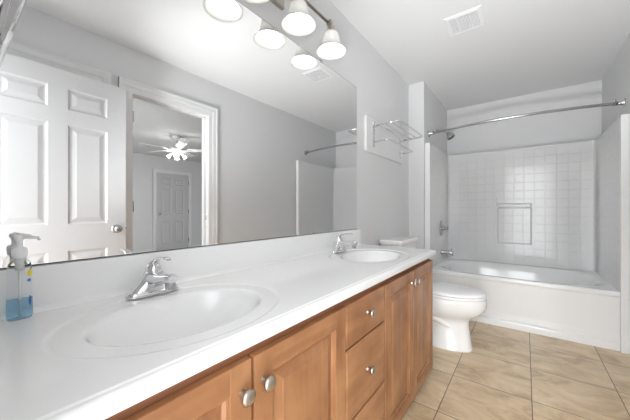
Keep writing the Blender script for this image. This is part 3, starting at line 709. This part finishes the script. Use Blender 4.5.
# shower rod: bowed outward
rod = thing('curtain_rod', 'curved chrome shower curtain rod spanning the tub alcove', 'shower rod', (0.93, 3.3, 1.965))
R0, R1, RY0, RY1, BOW = JX + 0.001, XR - 0.001, 3.275, 3.36, 0.125
pts = [(R0 + (R1 - R0) * t, RY0 + (RY1 - RY0) * t - BOW * 4 * t * (1 - t), 1.945 + 0.026 * t) for t in [i / 40 for i in range(41)]]
MB().tube(pts[1:-1], 0.0125, 16).build('rod', M['chrome_s'], rod)
for (x, y, s) in ((R0, RY0, 1), (R1, RY1, -1)):
    zf = 1.945 if s > 0 else 1.971
    MB().box(min(x, x + s * 0.010), max(x, x + s * 0.010), y - 0.028, y + 0.028, zf - 0.032, zf + 0.032, 0.003).lathe([(0.023, s * 0.004), (0.021, s * 0.024), (0.018, s * 0.030), (0.0155, s * 0.070)], 20, (x, y - 0.010, zf), 'x').tube([(x + s * 0.06, y - 0.02, zf + 0.008), (x + s * 0.06, y - 0.02, zf + 0.034)], 0.008, 10).build('flange', M['chrome_s'], rod, auto=50)
# shower head
sh = thing('shower_fixture', 'chrome shower head on a bent arm above the surround', 'shower head', (JX, 3.62, 2.0))
hx = Vector((0.305, 3.62, 1.93))
MB().tube(fillet([(JX + 0.001, 3.62, 2.05), (0.25, 3.62, 2.05), (0.295, 3.62, 2.012)], 0.03, 6), 0.0085, 12).lathe([(0.0, 0.010), (0.022, 0.008), (0.028, 0.0)], 20, (JX + 0.001, 3.62, 2.05), 'x').build('arm', M['chrome_s'], sh)
d_ = Vector((0.55, -0.05, -0.83)).normalized(); u_ = d_.cross(Vector((0, 1, 0))).normalized(); w_ = d_.cross(u_)
b0 = Vector((0.292, 3.62, 2.018)); rings = []
for (r, h) in ((0.013, 0), (0.019, 0.010), (0.018, 0.020), (0.030, 0.032), (0.044, 0.056), (0.048, 0.078), (0.046, 0.084), (0.036, 0.082)):
    rings.append([b0 + d_ * h + (u_ * math.cos(t) + w_ * math.sin(t)) * r for t in [2 * PI * k / 24 for k in range(24)]])
MB().loft(rings, (True, True)).build('shower_head', M['chrome_s'], sh, auto=50)
fc = [b0 + d_ * 0.0826 + (u_ * math.cos(t) + w_ * math.sin(t)) * 0.035 for t in [2 * PI * k / 24 for k in range(24)]]
MB().add(fc, [list(range(24))]).build('nozzle_face', M['dark'], sh)
# valve
vy, vz = 3.67, 0.866
va = thing('shower_valve', 'chrome round tub valve handle on the surround side wall', 'shower valve', (SX0 + 0.001, vy, vz))
MB().lathe([(0.0, 0.018), (0.03, 0.017), (0.078, 0.010), (0.094, 0.004), (0.096, 0.0)], 36, (SX0 + 0.0012, vy, vz), 'x').build('escutcheon', M['chrome_s'], va)
MB().lathe([(0.024, 0.012), (0.022, 0.045), (0.026, 0.050), (0.027, 0.068), (0.020, 0.076), (0.0, 0.078)], 24, (SX0, vy, vz), 'x').tube([(SX0 + 0.060, vy, vz), (SX0 + 0.066, vy - 0.04, vz - 0.006), (SX0 + 0.070, vy - 0.062, vz - 0.010)], [0.011, 0.008, 0.009], 12).build('handle', M['chrome_s'], va, auto=50)
sy, sz = 3.66, 0.575
spt = thing('tub_spout', 'chrome tub spout below the round valve handle', 'tub spout', (SX0, sy, sz))
rings = []
for (x, z, w, h) in ((0.0012, 0.0, 0.030, 0.030), (0.010, 0.0, 0.030, 0.030), (0.02, 0.0, 0.027, 0.027), (0.09, 0.002, 0.025, 0.025), (0.118, -0.004, 0.024, 0.030), (0.132, -0.012, 0.020, 0.026), (0.136, -0.02, 0.014, 0.015)):
    rings.append([Vector((SX0 + x, sy + w * math.cos(t), sz + z + h * math.sin(t))) for t in [2 * PI * k / 24 for k in range(24)]])
MB().loft(rings, (True, True)).build('body', M['chrome_s'], spt, auto=60)
MB().tube([(SX0 + 0.112, sy, sz + 0.022), (SX0 + 0.112, sy, sz + 0.042)], 0.005, 10).lathe([(0.0, 0.052), (0.008, 0.050), (0.009, 0.044), (0.005, 0.040)], 12, (SX0 + 0.112, sy, sz)).build('diverter_knob', M['chrome_s'], spt)

# ------------------------------------------------------------------ ceiling vent
cv = thing('ceiling_vent', 'square white exhaust fan grille on the ceiling above the toilet', 'vent', (0.68, 2.31, H))
V0, V1, W0, W1 = 0.557, 0.800, 2.185, 2.445
fr = MB(); rr = lambda i, z: [(V0 + i, W0 + i, z), (V1 - i, W0 + i, z), (V1 - i, W1 - i, z), (V0 + i, W1 - i, z)]
fr.loft([rr(0, H - 0.0005), rr(0.003, H - 0.003), rr(0.024, H - 0.008), rr(0.028, H - 0.0085), rr(0.030, H - 0.006), rr(0.030, H - 0.001)], (True, False), smooth=False)
fr.build('frame', M['trim'], cv)
MB().box(V0 + 0.029, V1 - 0.029, W0 + 0.029, W1 - 0.029, H - 0.004, H - 0.001).build('backing', M['slat'], cv)
ns = 15
sl = MB()
for k in range(ns):
    y = W0 + 0.034 + (W1 - W0 - 0.068) * k / (ns - 1)
    sl.box(V0 + 0.029, V1 - 0.029, y - 0.0030, y + 0.0030, H - 0.007, H - 0.004)
for k in (1, 2):
    x = V0 + (V1 - V0) * k / 3; sl.box(x - 0.002, x + 0.002, W0 + 0.029, W1 - 0.029, H - 0.008, H - 0.004)
sl.build('slats', M['trim'], cv)

# ------------------------------------------------------------------ ceiling fan in the bedroom (seen in the mirror)
fx, fy = 4.23, 2.64
cf = thing('ceiling_fan', 'white ceiling fan with lit tulip lights reflected in the mirror', 'ceiling fan', (fx, fy, H))
MB().lathe([(0.07, 0.0), (0.07, -0.02), (0.04, -0.06), (0.016, -0.075)], 28, (fx, fy, H), cap=(True, True)).build('canopy', M['trim'], cf)
MB().tube([(fx, fy, H - 0.07), (fx, fy, H - 0.20)], 0.013, 12).build('downrod', M['trim'], cf)
MB().lathe([(0.02, -0.19), (0.06, -0.20), (0.12, -0.225), (0.135, -0.25), (0.13, -0.285), (0.08, -0.31), (0.05, -0.34), (0.03, -0.36), (0.0, -0.362)], 32, (fx, fy, H)).build('motor', M['trim'], cf)
for k in range(5):
    a = 2 * PI * k / 5 + 0.95; c, s = math.cos(a), math.sin(a)
    def P(r, w, z): return Vector((fx + r * c - w * s, fy + r * s + w * c, H + z))
    b = MB(); rings = []
    for (r, w) in ((0.19, 0.045), (0.24, 0.058), (0.40, 0.064), (0.62, 0.066), (0.655, 0.058), (0.665, 0.03)):
        rings.append([P(r, -w, -0.262), P(r, w, -0.242), P(r, w, -0.236), P(r, -w, -0.256)])
    b.loft(rings, (True, True), smooth=False)
    bl = b.build('blade', M['trim'], cf)
    MB().loft([[P(r, -w, -0.268), P(r, w, -0.268), P(r, w, -0.262), P(r, -w, -0.262)] for (r, w) in ((0.10, 0.03), (0.17, 0.018), (0.24, 0.035))], (True, True), smooth=False).build('blade_arm', M['trim'], bl)
for k in range(4):
    a = 2 * PI * k / 4 + 0.5; c, s = math.cos(a), math.sin(a)
    q = Vector((fx + 0.10 * c, fy + 0.10 * s, H - 0.345)); ax = Vector((0.65 * c, 0.65 * s, -0.76)).normalized()
    u = ax.cross(Vector((0, 0, 1))).normalized(); w = ax.cross(u)
    lamp = MB().tube([(fx, fy, H - 0.33), tuple(q)], 0.008, 8).build('lamp_arm', M['trim'], cf)
    rings = [[q + ax * h + (u * math.cos(t) + w * math.sin(t)) * r for t in [2 * PI * j / 20 for j in range(20)]] for (r, h) in ((0.014, 0), (0.024, 0.018), (0.029, 0.04), (0.037, 0.065), (0.048, 0.078))]
    MB().loft(rings, (True, False)).build('lamp_shade', M['shade'], lamp)
    rings = [[q + ax * h + (u * math.cos(t) + w * math.sin(t)) * r for t in [2 * PI * j / 14 for j in range(14)]] for (r, h) in ((0.008, 0.008), (0.014, 0.03), (0.017, 0.05), (0.011, 0.066), (0.002, 0.070))]
    MB().loft(rings, (True, True)).build('bulb', M['fan_bulb'], lamp)
